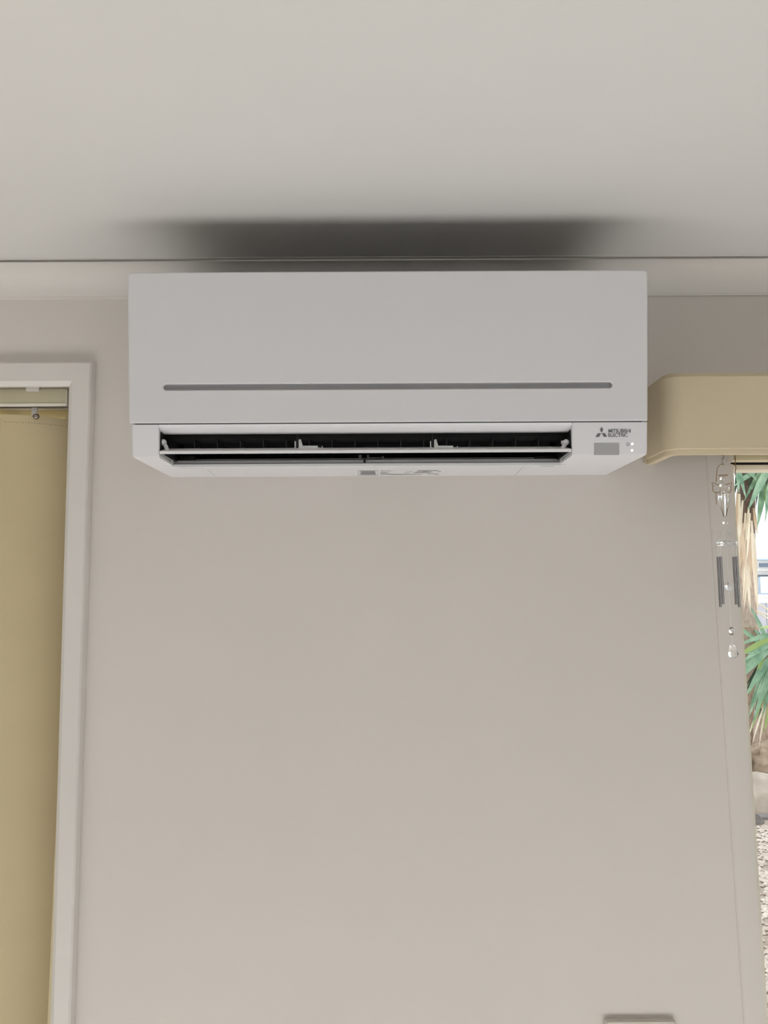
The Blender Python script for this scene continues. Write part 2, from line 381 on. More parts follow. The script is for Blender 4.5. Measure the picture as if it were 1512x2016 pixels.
# casing: body behind the panel, end blocks, rear tray
bm = NB()
zot = P(760, 851, -0.20).z                              # top of the dark outlet
box(bm, xl + 0.004, xr - 0.004, -0.2, 0.0, zot + 0.004, zt - 0.012)
def endblock(x0, x1, outer):
    pr = [(0.0, zc), (YC0, zc), (YC1 - 0.0005, zu + 0.006), (YC1 + 0.0012, zu + 0.0018), (YC1 + 0.006, zu), (0.0, zu)]
    b2 = NB(); prism(b2, [(x0, y, z) for y, z in pr], (x1 - x0, 0, 0))
    es = [e for e in b2.edges if all(abs(v.co.x - outer) < 1e-5 for v in e.verts) and not all(v.co.y > -0.001 for v in e.verts) and not all(v.co.z > zc - 1e-4 for v in e.verts)]
    bmesh.ops.bevel(b2, geom=es, offset=0.0045, segments=4, affect='EDGES', profile=0.5)
    me = bpy.data.meshes.new('tmp'); b2.to_mesh(me); b2.free(); bm.from_mesh(me); bpy.data.meshes.remove(me)
endblock(cxl, oxl, cxl); endblock(oxr, cxr, cxr)
YLIP = -0.122
box(bm, oxl, oxr, YLIP, 0.0, zu, zu + 0.010)
case = finish('casing', bm, 'plastic_case', ac, angle=40)
# cover strip over the outlet (curves inwards)
bm = NB()
n = 8; ra, rb = [], []
x0a, x1a = P(312.5, 836, YC0).x, P(1126.5, 833, YC0).x
x0b, x1b = P(316, 851, -0.20).x, P(1122, 848, -0.20).x
zo_t = zc
for k in range(n + 1):
    t = k / n; yy = YC0 + (0.019) * (t ** 1.6); zz = zo_t + (zot - zo_t) * (t ** 0.85)
    ra.append((x0a + (x0b - x0a) * t, yy, zz)); rb.append((x1a + (x1b - x1a) * t, yy, zz))
va = [bm.verts.new(p) for p in ra] + [bm.verts.new((ra[-1][0], -0.19, zot)), bm.verts.new((ra[0][0], -0.19, zo_t))]
vb = [bm.verts.new(p) for p in rb] + [bm.verts.new((rb[-1][0], -0.19, zot)), bm.verts.new((rb[0][0], -0.19, zo_t))]
ring_bridge(bm, va, vb); bm.faces.new(va); bm.faces.new(vb[::-1])
finish('outlet_cover_strip', bm, 'plastic_case', ac, angle=30)
# shadow gap between panel and lower case
bm = NB(); box(bm, xl + 0.008, xr - 0.008, -0.2185, -0.19, zc, zb + 0.001); finish('seam_gap', bm, 'black2', ac, smooth=False)
# outlet interior
zv = P(760, 889, -0.2125).z
bm = NB()
box(bm, oxl + 0.001, oxr - 0.001, -0.062, -0.055, zu + 0.01, zot + 0.03)          # back
box(bm, oxl + 0.001, oxr - 0.001, -0.19, -0.055, zot + 0.0005, zot + 0.0035)      # roof
box(bm, oxl + 0.0003, oxl + 0.0015, -0.209, -0.055, zv + 0.001, zot + 0.0005)      # cheeks
box(bm, oxr - 0.0015, oxr - 0.0003, -0.209, -0.055, zv + 0.001, zot + 0.0005)
box(bm, oxl + 0.0003, oxl + 0.004, -0.150, -0.055, zu + .010, zv + 0.001)
box(bm, oxr - 0.004, oxr - 0.0003, -0.150, -0.055, zu + .010, zv + 0.001)
box(bm, oxl + 0.002, oxr - 0.002, -0.100, -0.055, zu + 0.0101, zu + 0.014)        # rear floor
finish('outlet_duct', bm, 'black', ac, smooth=False)
for x in (oxl + 0.0002, oxr - 0.0014):
    bm = NB(); prism(bm, [(x, -0.2105, zv - 0.002), (x, -0.209, zu + 0.006), (x, -0.18, zu + 0.0035), (x, -0.15, zu + 0.002), (x, -0.15, zv - 0.002)], (0.0012, 0, 0)); finish('outlet_cheek', bm, 'sensor', ac, smooth=False)
for a_, b_2 in (((311.8, 836), (315.6, 851)), ((1127.2, 833), (1122.4, 848))):
    A, B = P(*a_, YC0), P(*b_2, -0.20); bm = NB(); tube(bm, [A, (A + B) / 2 + Vector((0, 0.003, 0)), B], 0.0007, 6); finish('strip_seam', bm, 'print', ac)
nl = 16
lou = None
for k in range(nl):
    x = oxl + 0.02 + (oxr - oxl - 0.04) * (k + 0.5) / nl
    if lou is None:
        bm = NB(); prism(bm, [(x - 0.0006, -0.155, zot), (x - 0.0006, -0.145, zu + 0.022), (x - 0.0006, -0.09, zu + 0.022), (x - 0.0006, -0.09, zot)], (0.0012, 0, 0))
        lou = finish('air_louvre', bm, 'black', ac, smooth=False); lx = x
    else:
        o = lou.copy(); C.objects.link(o); o.location.x += x - lx
bm = NB(); tube(bm, [(oxl + 0.01, -0.085, zu + 0.042), (oxr - 0.01, -0.085, zu + 0.042)], 0.02, 24); finish('fan_roller', bm, 'black', ac)
# upper vane
def vane_mesh(x0, x1, yf, zf, yr, zr, th, rx=0.0):
    bm = NB(); pr = []
    n = 6
    for k in range(n + 1):                       # upper side, slightly domed
        t = k / n; pr.append((yf + (yr - yf) * t, zf + (zr - zf) * t + 0.0012 * math.sin(math.pi * t)))
    for k in range(n, -1, -1):
        t = k / n; pr.append((yf + (yr - yf) * t + 0.0008, zf + (zr - zf) * t - th * (1 - 0.55 * t) + 0.0008 * math.sin(math.pi * t)))
    a = [bm.verts.new((x0 + rx * max(0, (y - yf) / (yr - yf)), y, z)) for y, z in pr]
    b = [bm.verts.new((x1 - rx * max(0, (y - yf) / (yr - yf)), y, z)) for y, z in pr]
    ring_bridge(bm, a, b); bm.faces.new(a); bm.faces.new(b[::-1])
    return bm
YV = -0.2135
zvt, zvb = P(760, 886, YV).z, P(760, 891.5, YV).z
YVR = YV + 0.05; zvr = P(760, 880.5, YVR).z
uv = finish('air_vane', vane_mesh(oxl + 0.0008, oxr - 0.0008, YV, zvt, YVR, zvr, zvt - zvb, 0.003), 'plastic_vane', ac, angle=30)
yb2 = YV + 0.03
def vz(y): return zvt + (zvr - zvt) * (y - YV) / (YVR - YV)
for px in (582.0, 848.0):                         # hinge brackets standing on the vane
    bm = NB()
    def bx(pa, pb, qa, qb, y0, y1, bv=0.0006):
        A, B = P(px + pa, qa, yb2), P(px + pb, qb, yb2)
        box(bm, A.x, B.x, y0, y1, min(A.z, B.z), max(A.z, B.z), bv)
    bx(-1.5, 0.8, 869, 887, yb2 - .004, yb2 + .004)
    A = [P(px + a, q, yb2) for a, q in ((6.5, 887), (6.5, 866.5), (10.5, 865.5), (14.5, 878.5), (14.5, 887))]
    prism(bm, [(p.x, yb2 - 0.004, p.z) for p in A], (0, 0.008, 0))
    bx(14, 44, 878.5, 887, yb2 - .005, yb2 + .003)
    bx(44, 50, 881.5, 887, yb2 - .003, yb2 + .002)
    bx(51.5, 53.5, 878.5, 887, yb2 - .003, yb2 + .003)
    h = finish('hinge_bracket', bm, 'plastic_vane', uv)
    bm = NB(); A = P(px + 3.5, 848, yb2 + .004); B = P(px + 3.5, 887, yb2 + .004)
    box(bm, A.x - .0011, A.x + .0011, yb2 + .001, yb2 + .007, B.z, A.z); finish('hinge_arm', bm, 'black2', h, smooth=False)
for px, s in ((321.5, 1), (1114.5, -1)):          # end pivots
    bm = NB()
    k0 = P(px, 871, YV + 0.012)
    ball(bm, k0, 0.0052, 2, (1, 1, 1))
    tube(bm, [k0, k0 + Vector((s * 0.0035, 0.002, -0.006)), Vector((k0.x + s * 0.0055, k0.y + 0.004, vz(k0.y + .004) - 0.001))], [0.0032, 0.0034, 0.0036], 8)
    if s < 0: tube(bm, [k0, k0 + Vector((-0.0075, 0, 0))], 0.0030, 8)
    finish('pivot_pin', bm, 'plastic_vane', uv, angle=50)
# lower vane
YL = -0.130; xl0, xl1 = P(321, 914, YL).x, P(1115.5, 911, YL).x
zlt, zlb = P(718, 912.5, YL).z, P(718, 918.5, YL).z
YLR = YL + 0.045; zlr = P(718, 903.8, YLR).z
lv = finish('air_vane', vane_mesh(xl0 + .003, xl1 - .003, YL + 0.0015, zlt, YLR, zlr, max(zlt - zlb, 0.004) * .9, 0.02), 'vane_shaded', ac, angle=30)
bm = NB(); box(bm, xl0, xl1, YL - 0.001, YL + 0.0045, zlb - 0.0003, zlt + 0.0006, 0.0012, 3); finish('vane_lip', bm, 'plastic_vane', lv)
bm = NB(); A, B = P(385, 904, YLR), P(1052, 902, YLR)
tube(bm, [(A.x, YLR, zlr + 0.0006), (B.x, YLR, zlr + 0.0006)], 0.0008, 6); finish('vane_rib', bm, 'plastic_vane', lv)
bm = NB()
for pa, pb, qa, qb in ((706, 712, 895, 905), (722, 727, 894, 906), (727, 751, 900.5, 903.5), (751, 756, 899, 905)):
    A, B = P(pa, qa, YLR - .004), P(pb, qb, YLR - .004); box(bm, A.x, B.x, YLR - .007, YLR - .001, min(A.z, B.z), max(A.z, B.z), 0.0004)
finish('hinge_bracket', bm, 'grey_plastic', lv)
bm = NB(); A, B = P(716, 896, YL + .01), P(719.5, 914, YL + .01)
box(bm, A.x, B.x, YL + 0.002, YL + 0.02, zlt - .0005, zlt + 0.008); finish('hinge_arm', bm, 'black', lv, smooth=False)
for pa, pb in ((341, 383), (1054, 1092)):
    bm = NB(); A, B = P(pa, 897, -0.10), P(pb, 908, -0.10)
    box(bm, A.x, B.x, -0.10, -0.088, B.z, A.z, 0.002); finish('vane_motor_mount', bm, 'black2', ac)

# markings on the right end block
def flat(name, polys, m, parent, yo=0.0006, fy=case_y):
    bm = NB()
    for pl in polys:
        bm.faces.new([bm.verts.new((u, fy(v) - yo, v)) for u, v in pl])
    return finish(name, bm, m, parent, smooth=False)
def U(px, py):                                   # pixel -> (x, z) on the lower case face
    p = P(px, py, -0.2165); return (p.x, p.z)
logo = [[(1183.9, 841), (1187.3, 846.7), (1183.9, 852.4), (1180.5, 846.7)],
        [(1172.4, 860.2), (1177.0, 853.4), (1183.2, 853.4), (1179.2, 860.2)],
        [(1195.2, 860.0), (1190.6, 853.2), (1184.6, 853.2), (1188.6, 860.0)]]
flat('emblem', [[U(*q) for q in pl] for pl in logo], 'print', ac)
def lettering(name, text, pa, pb, qt, qb, m, parent):
    cu = bpy.data.curves.new('txt', 'FONT'); cu.body = text; cu.offset = 0.012; cu.space_character = 0.92
    to = bpy.data.objects.new('txt', cu); C.objects.link(to)
    dg = bpy.context.evaluated_depsgraph_get()
    me = bpy.data.meshes.new_from_object(to.evaluated_get(dg))
    bpy.data.objects.remove(to); bpy.data.curves.remove(cu)
    xs = [v.co.x for v in me.vertices]; ys = [v.co.y for v in me.vertices]
    (u0, v1), (u1, _), (_, v0) = U(pa, qt), U(pb, qt), U((pa + pb) / 2, qb)
    for v in me.vertices:
        u = u0 + (v.co.x - min(xs)) / (max(xs) - min(xs)) * (u1 - u0)
        z = v0 + (v.co.y - min(ys)) / (max(ys) - min(ys)) * (v1 - v0)
        v.co = (u, case_y(z) - 0.0006, z)
    bm = NB(); bm.from_mesh(me); bpy.data.meshes.remove(me)
    return finish(name, bm, m, parent, smooth=False, recalc=False)
lettering('brand_lettering', 'MITSUBISHI', 1197.2, 1241.2, 845.2, 852.2, 'print', ac)
lettering('brand_lettering', 'ELECTRIC', 1197.2, 1235.5, 853.4, 860.2, 'print', ac)
bm = NB()
(u0, v1), (u1, v0) = U(1170.5, 873), U(1220.5, 894.5)
lp = rrect(u0, u1, v0, v1, 0.0008, 3)
prism(bm, [(u, case_y(v) - 0.0007, v) for u, v in lp], (0, 0.003, 0)); finish('sensor_window', bm, 'sensor', ac, smooth=False)
for px, py in ((1245.5, 873.5), (1245.5, 886)):
    bm = NB(); u, v = U(px, py)
    prism(bm, [(u + 0.0018 * math.cos(k * math.tau / 14), case_y(v) - 0.0008, v + 0.0018 * math.sin(k * math.tau / 14)) for k in range(14)], (0, 0.002, 0))
    finish('indicator_light', bm, 'led', ac, smooth=False)
u, v = U(1236.8, 874.5); polys = []
for k in range(20):
    a0, a1 = R(120 + 300 * k / 20), R(120 + 300 * (k + 1) / 20); r0, r1 = 0.0019, 0.0026
    polys.append([(u + r0 * math.cos(a0), v + r0 * math.sin(a0)), (u + r1 * math.cos(a0), v + r1 * math.sin(a0)), (u + r1 * math.cos(a1), v + r1 * math.sin(a1)), (u + r0 * math.cos(a1), v + r0 * math.sin(a1))])
polys.append([(u - .0003, v + .0008), (u + .0003, v + .0008), (u + .0003, v + .0031), (u - .0003, v + .0031)])
flat('power_symbol', polys, 'print2', ac)
# stickers, seams and slits on the underside
def under(name, quads, m, parent):
    bm = NB()
    for pl in quads: bm.faces.new([bm.verts.new((PZ(px, py, zu - 0.0004).x, PZ(px, py, zu - 0.0004).y, zu - 0.0004)) for px, py in pl])
    return finish(name, bm, m, parent, smooth=False)
def hl(x0, x1, y, t=0.7): return [(x0, y - t / 2), (x1, y - t / 2), (x1, y + t / 2), (x0, y + t / 2)]
st = [hl(705, 744, 926.9, .5), hl(705, 744, 935.6, .5), [(705, 927), (705.6, 927), (705.6, 935.6), (705, 935.6)], [(743.4, 927), (744, 927), (744, 935.6), (743.4, 935.6)]]
st += [hl(709 + random.random() * 2, 738 + random.random() * 4, 928.4 + k * 1.35, .75) for k in range(5)]
under('caution_sticker', st, 'print2', ac)
st = [hl(749, 770, 927.3), hl(749, 762, 930.3), hl(749, 768, 932), hl(749, 785, 934.6), hl(770, 830, 934.4, .8), hl(796, 805, 931), hl(800, 812, 928.2, .5),
      hl(822, 862, 926.8, .9), hl(818, 850, 929.2, .8), hl(815, 846, 931, .7), hl(842, 856, 932.6), hl(862, 868, 928.6, .9), hl(855, 864, 934.2), hl(832, 840, 928)]
under('rating_sticker', st, 'print2', ac)
under('service_slit', [hl(350, 384, 921.3, .8), hl(384, 402, 921.1, .5)], 'print2', ac)
under('service_slit', [hl(1064, 1091, 918.0, .8)], 'print2', ac)
under('service_seam', [[(1031, 917.5), (1031.8, 917.5), (1013.5, 937), (1012.5, 937)]], 'print2', ac)
under('service_seam', [[(407, 922), (407.6, 922), (423.4, 937), (422.6, 937)]], 'print2', ac)

# ------------------------------------------------------------------ pelmet over the right window
YP = -0.115
px_l = P(1269.5, 900, -0.002).x
zpb, zpt = P(1420, 893, YP).z, P(1420, 731.5, YP).z
pel = thing('pelmet', (px_l, 0, zpb), 'beige painted box pelmet with rounded corner above the right window', 'pelmet')
def plan(off):                                    # outer face in plan, from the wall round the corner to the right
    r = 0.03 - off; c = (px_l + 0.03, YP + 0.03)
    pts = [(px_l + off, 0.0)]
    for k in range(9):
        a = R(180 + 90 * k / 8); pts.append((c[0] + r * math.cos(a), c[1] + r * math.sin(a)))
    pts.append((XRO + 0.2 - off, YP + off)); pts.append((XRO + 0.2 - off, 0.0))
    return pts
e = 0.0065
bm = NB(); rows = []
for off, z in ((0.016, zpt - e), (0.016, zpt), (0.006, zpt), (0.0022, zpt - e * .9), (0.0022, zpt - e), (0.0, zpt - e - .0015), (0.0, zpb + e + .003), (0.0022, zpb + e + .0015), (0.0022, zpb + e), (0.003, zpb), (0.016, zpb), (0.016, zpt - e)):
    rows.append([bm.verts.new((x, y, z)) for x, y in plan(off)])
for i in range(len(rows) - 1):
    for k in range(len(rows[0]) - 1): bm.faces.new((rows[i][k], rows[i][k + 1], rows[i + 1][k + 1], rows[i + 1][k]))
bmesh.ops.remove_doubles(bm, verts=bm.verts[:], dist=1e-6)
finish('fascia_board', bm, 'pelmet', pel, angle=28)
bm = NB(); box(bm, px_l + 0.016, XRO + 0.184, YP + 0.014, 0.0, zpt - 0.012, zpt - 0.001); finish('top_board', bm, 'pelmet', pel, smooth=False)
bm = NB(); box(bm, px_l - 0.002, px_l + 0.0, -0.012, 0.0, zpb + 0.002, zpt - 0.004, 0.0004); finish('wall_cleat', bm, 'pelmet_edge', pel, smooth=False)

# ------------------------------------------------------------------ vertical blind, right (drawn back behind the pelmet)
zr0, zr1 = P(1475, 910.5, -0.02).z, P(1475, 880, -0.02).z
xb0 = P(1441, 900, -0.04).x
vb2 = thing('vertical_blind', (xb0, -0.04, zr0), 'cream blind headrail with brown cord tucked under the pelmet, right window', 'blind')
bm = NB(); box(bm, xb0, XRO + 0.1, -0.045, -0.02, zr0, zr1, 0.0015); finish('headrail', bm, 'cream', vb2)
bm = NB(); box(bm, xb0 - 0.001, xb0 + 0.0008, -0.046, -0.019, zr0 - 0.001, zr1, 0.0004); finish('end_cap', bm, 'pale_frame', vb2)
bm = NB(); pts = [P(1447, 891, -0.05), P(1447.4, 901, -0.05), P(1448.2, 906, -0.05), P(1447.6, 915, -0.05), P(1449, 921, -0.05), P(1447.5, 928, -0.05)]
tube(bm, pts, 0.0008, 6); cdg = finish('cord', bm, 'gold', vb2)
bm = NB(); a = P(1447.5, 928, -0.05); lathe(bm, a, [(0.0006, 0), (0.0016, -0.002), (0.0018, -0.006), (0.0008, -0.008)], 8); finish('cord_knob', bm, 'clip', vb2)

# ------------------------------------------------------------------ vertical blind, left
YH0 = 0.004
zh1, zh0 = P(60, 765.5, YH0).z, P(60, 797.5, YH0).z
xh1 = P(131, 780, YH0).x
vb1 = thing('vertical_blind', (xh1, YH0, zh0), 'beige vertical blind with stitched fabric vanes in the left window', 'blind')
bm = NB(); box(bm, XLO + 0.02, xh1, YH0, YH0 + 0.026, zh0 + 0.003, zh1, 0.001); finish('headrail', bm, 'rail', vb1)
bm = NB(); box(bm, XLO + 0.02, xh1, YH0 - 0.0012, YH0 + 0.012, zh0, zh0 + 0.0032, 0.0006); finish('rail_lip', bm, 'pale_frame', vb1)
bm = NB(); box(bm, xh1, xh1 + 0.0012, YH0 - 0.001, YH0 + 0.028, zh0 - 0.002, zh1 - .003, 0.0004); finish('end_cap', bm, 'pale_frame', vb1)
bm = NB(); box(bm, XLO + 0.02, xh1, YH0 + 0.011, YH0 + 0.027, zh0 + 0.0015, zh0 + 0.004); finish('rail_gap_shade', bm, 'black', vb1, smooth=False)  # black strip painted in for the shaded gap under the rail
A, B = P(51, 764.5, YH0 - .003), P(77, 770, YH0 - .003)
bm = NB(); box(bm, A.x, B.x, YH0 - 0.004, YH0 + 0.01, B.z, A.z + 0.002, 0.001); finish('bracket_clip', bm, 'clip', vb1)
yv0 = YH0 + 0.03
vc = P(73, 817, yv0)
ANG = R(24)
def vane_bm(top, bot):
    bm = NB(); n = 10; W2 = 0.0635; rows = []
    for j in range(9):
        z = top + (bot - top) * j / 8; tw = ANG + R(14.0) * j / 8
        fr, bk = [], []
        for k in range(n + 1):
            t = -1 + 2 * k / n; bow = 0.009 * (1 - t * t)
            x = W2 * t * math.cos(tw) + bow * math.sin(tw); y = W2 * t * math.sin(tw) - bow * math.cos(tw)
            fr.append(bm.verts.new((vc.x + x, yv0 + 0.006 + y, z))); bk.append(bm.verts.new((vc.x + x, yv0 + 0.0069 + y, z)))
        rows.append(fr + bk[::-1])
    for j in range(8): ring_bridge(bm, rows[j], rows[j + 1])
    bm.faces.new(rows[0]); bm.faces.new(rows[-1])
    return bm
zv_t = P(68, 820, yv0).z
v0_ = finish('vane', vane_bm(zv_t, 0.05), 'blind', vb1, angle=60)
bm = NB()
for k in range(26):                                # stitched hem near the top of the vane
    t = -0.92 + 1.84 * k / 25; bow = 0.009 * (1 - t * t)
    x = vc.x + 0.0635 * t * math.cos(ANG) + bow * math.sin(ANG); y = yv0 + 0.006 + 0.0635 * t * math.sin(ANG) - bow * math.cos(ANG)
    box(bm, x - 0.0007, x + 0.0007, y - 0.0006, y + 0.0002, zv_t - 0.0145 - 0.0008 * (k % 2), zv_t - 0.0130)
s0_ = finish('stitching', bm, 'stitch', v0_, smooth=False)
bm = NB(); A, B = P(65, 800, yv0), P(75.5, 818, yv0)
box(bm, A.x, B.x, yv0 - 0.006, yv0 - 0.002, B.z, A.z + 0.006, 0.001)
h0_ = finish('hanger', bm, 'clip', vb1)
bm = NB(); ball(bm, P(71, 820, yv0 - 0.012), 0.0064, 2, (1, 0.8, 0.85)); st0 = finish('hanger_stud', bm, 'steel', h0_)
for k in range(1, 6):
    dx = -0.112 * k
    for o, par in ((v0_, vb1), (h0_, vb1)):
        c = o.copy(); C.objects.link(c); c.parent = par; c.location.x += dx
        for ch in o.children:
            g = ch.copy(); C.objects.link(g); g.parent = c

# ------------------------------------------------------------------ wall plate at the bottom edge
zp = P(1260, 2004, -0.001).z
xp0, xp1 = P(1191.5, 2006, -0.01).x, P(1331, 2006, -0.01).x
wp = thing('wall_plate', (0.5 * (xp0 + xp1), 0, zp - 0.085), 'beige switch plate low on the wall at the bottom edge', 'switch plate')
bm = NB(); lp = rrect(xp0, xp1, zp - 0.085, zp, 0.004); lp2 = rrect(xp0 + .002, xp1 - .002, zp - 0.083, zp - .002, 0.004)
a = [bm.verts.new((x, 0, z)) for x, z in lp]; b = [bm.verts.new((x, -0.007, z)) for x, z in lp]; c = [bm.verts.new((x, -0.010, z)) for x, z in lp2]
ring_bridge(bm, a, b); ring_bridge(bm, b, c); bm.faces.new(c); bm.faces.new(a[::-1])
finish('plate', bm, 'plate', wp, angle=25)
for x in (xp0 + 0.03, xp1 - 0.045):
    bm = NB(); box(bm, x, x + 0.015, -0.014, -0.0095, zp - 0.06, zp - 0.032, 0.002); finish('rocker_switch', bm, 'plate', wp)

# ------------------------------------------------------------------ crystal wind chime hanging from the pelmet
YW = YP + 0.016 + 0.012
def W(px, py, dy=0.0): return P(px, py, YW + dy)
wc = thing('wind_chime', W(1425, 893), 'small crystal angel wind chime with metal tubes hanging from the pelmet', 'wind chime')
u1 = W(1460, 1000).x - W(1459, 1000).x                      # one pixel in metres here
bm = NB(); tube(bm, [W(1424.5, 889), W(1424.3, 896), W(1424.2, 904), W(1420.5, 902.5)], 0.0008, 6)
tube(bm, [W(1424.2, 904), W(1421, 909), W(1424, 914)], 0.0006, 6)
finish('hook', bm, 'steel', wc)
bm = NB(); tube(bm, [W(1425, 915), W(1420.5, 913.5), W(1416, 917), W(1412.5, 922), W(1411.3, 930), W(1411, 940), W(1409.5, 949)], 0.00075, 6)
finish('hanging_wire', bm, 'gold', wc)
c = W(1424, 936)
bm = NB(); tube(bm, [c + Vector((8.6 * u1 * math.cos(a), 8.6 * u1 * math.sin(a), 0)) for a in [k * math.tau / 20 for k in range(20)]], 0.0006, 6, True)
angel = None
fig = bm
ang_h = W(1421.5, 945)
b2 = NB(); lathe(b2, ang_h, [(0.0005, 8 * u1), (3.2 * u1, 5.5 * u1), (4.2 * u1, 1 * u1), (3.6 * u1, -3 * u1), (1.6 * u1, -6 * u1)], 14)
angel = finish('angel_figure', b2, 'glass', wc, angle=60)
finish('halo', fig, 'gold', angel)
b2 = NB(); ball(b2, W(1422, 957), 6.2 * u1, 2); finish('torso_bead', b2, 'glass', angel, angle=60)
b2 = NB(); cc = W(1425, 970)
lathe(b2, cc, [(2.5 * u1, 2 * u1), (6.5 * u1, -1 * u1), (10.5 * u1, -6 * u1), (11 * u1, -14 * u1), (8.5 * u1, -26 * u1), (5.5 * u1, -38 * u1), (3.2 * u1, -47 * u1), (1.5 * u1, -49 * u1)], 32, 8, 0.10)
finish('skirt', b2, 'glass', angel, angle=20)
for s, lst in ((-1, [(1416, 956), (1408, 952), (1401.5, 949.5), (1404, 958), (1403, 966), (1408, 970), (1416, 969.5), (1419, 966)]),
               (1, [(1427, 955), (1433, 953), (1441, 950.5), (1439, 958), (1440, 965), (1437, 970.5), (1431, 970), (1427, 966)])):
    b2 = NB(); tube(b2, [W(px, py, 0.002 * s) for px, py in lst], 0.0007, 6); wg = finish('wing', b2, 'gold', angel)
    b2 = NB(); ball(b2, W(*((1405.5, 961) if s < 0 else (1436.5, 962))), 3.4 * u1, 1, (0.8, 0.8, 1.3)); finish('wing_bead', b2, 'glass', wg, angle=10)
b2 = NB(); tube(b2, [W(1409.5, 968), W(1410, 980), W(1410.5, 994)], 0.0006, 5); finish('arm_wire', b2, 'gold', angel)
b2 = NB(); ball(b2, W(1427.3, 1029.5), 4.6 * u1, 2, (1.1, 1.1, 0.75)); finish('bead', b2, 'glass', wc, angle=60)
b2 = NB(); tube(b2, [W(1426.6, 1017), W(1427.2, 1026)], 0.0004, 5); finish('string', b2, 'string', wc)
rc = W(1430.3, 1070.5); rr_ = 19.5 * u1
b2 = NB(); lathe(b2, rc, [(rr_ * .5, -0.0034), (rr_ * .93, -0.0040), (rr_, -0.0028), (rr_ * .95, 0.0), (rr_, 0.0028), (rr_ * .93, 0.0040), (rr_ * .5, 0.0034)], 28)
finish('ring', b2, 'acrylic', wc, angle=30)
apex = W(1428.3, 1035)
TA = (150, 203, 338, 22)
NT = len(TA)
zt_t = W(1430, 1096).z; zt_b = W(1430, 1194).z
for k in range(NT):
    a = R(TA[k])
    q = rc + Vector((math.cos(a), math.sin(a), 0)) * rr_ * 0.86
    b2 = NB(); tube(b2, [apex, q + Vector((0, 0, .0015))], 0.0006, 5); tube(b2, [q, Vector((q.x, q.y, zt_t + 0.002))], 0.0006, 5)
    finish('string', b2, 'string', wc)
    dz = (-0.001, 0.004, -0.001, 0.003, -0.002)[k]
    b2 = NB(); tube(b2, [Vector((q.x, q.y, zt_t)), Vector((q.x + 0.0006, q.y, zt_b + dz))], 2.5 * u1, 12); finish('chime_tube', b2, 'chrome', wc, angle=40)
for dx in (-5, 3, 8):
    b2 = NB(); tube(b2, [apex, rc + Vector((dx * u1, -rr_ * .8, 0.002))], 0.0005, 5); finish('string', b2, 'string', wc)
clap = W(1434.5, 1155)
b2 = NB(); tube(b2, [rc, clap, W(1439, 1234)], 0.0005, 5); tube(b2, [W(1440, 1250), W(1441.7, 1270)], 0.0005, 5); finish('string', b2, 'string', wc)
b2 = NB(); ball(b2, clap, 8.3 * u1, 3); finish('clapper_ball', b2, 'frost', wc, angle=60)
b2 = NB(); ball(b2, W(1440, 1242.5), 5.4 * u1, 1); bd = finish('faceted_bead', b2, 'glass', wc, angle=5)
for py, s in ((1236.5, 1), (1248.8, -1)):
    b2 = NB(); lathe(b2, W(1440, py), [(1.0 * u1, 1.6 * u1 * s), (3.6 * u1, 0.2 * u1 * s), (4.6 * u1, -1.2 * u1 * s)], 12); finish('bead_cap', b2, 'steel', bd)
b2 = NB(); lathe(b2, W(1442.5, 1284), [(1.2 * u1, 15 * u1), (4 * u1, 13.5 * u1), (8.2 * u1, 4 * u1), (11 * u1, -3 * u1), (8 * u1, -8.5 * u1), (2.5 * u1, -12 * u1)], 8)
finish('crystal_drop', b2, 'glass', wc, angle=5)

# ------------------------------------------------------------------ garden behind the right window
ZG = -0.15
bm = NB(); box(bm, -12, 26, T + 0.01, 40, ZG - 0.3, ZG)
tag(finish('ground', bm, 'gravel_base', smooth=False), None, kind='structure')
e_l = PZ(1470, 1624, ZG); YE = e_l.y                      # the grey edging stands here
# gravel
bm = NB()
for i in range(9000):
    y = 0.9 + (YE - 0.96) * random.random() ** 0.8; x = y * 0.44 + 0.3 + random.random() * (0.6 + y * 0.35)
    r = random.uniform(0.010, 0.024)
    a = random.random() * 6.28; sx, sy = random.uniform(.8, 1.4), random.uniform(.7, 1.1)
    vs = []
    for dx, dy, dz in ((1, 0, 0), (0, 1, 0), (-1, 0, 0), (0, -1, 0), (0.15, 0.1, 0.75), (0, 0, -0.5)):
        X, Y = dx * sx * r, dy * sy * r
        vs.append(bm.verts.new((x + X * math.cos(a) - Y * math.sin(a), y + X * math.sin(a) + Y * math.cos(a), ZG + r * 0.35 + dz * r)))
    for k in range(4):
        bm.faces.new((vs[k], vs[(k + 1) % 4], vs[4])); bm.faces.new((vs[(k + 1) % 4], vs[k], vs[5]))
tag(finish('gravel', bm, 'gravel', smooth=False, recalc=False), 'pale crushed gravel covering the garden ground', 'gravel', kind='stuff')
# edging blocks
def edging(pa, pb, qt, dy, label):
    A, B = P(pa, qt, YE + dy), P(pb, qt, YE + dy)
    o = thing('garden_edging', ((A.x + B.x) / 2, YE + dy, ZG), label, 'edging', 'grey edging blocks')
    bm = NB(); prism(bm, [(A.x, YE + dy, ZG - 0.02), (B.x, YE + dy, ZG - 0.02), (B.x + 0.012, YE + dy, ZG + 0.03), (B.x - 0.04, YE + dy, A.z), (A.x, YE + dy, A.z)], (0, 0.11, 0))
    bmesh.ops.bevel(bm, geom=bm.edges[:], offset=0.006, segments=2, affect='EDGES')
    finish('block', bm, 'slate', o, angle=30)
edging(1440, 1503, 1604, 0.0, 'dark grey edging block with a slanted end beside the gravel')
edging(1494, 1570, 1609, 0.125, 'dark grey edging block partly behind the slanted one')
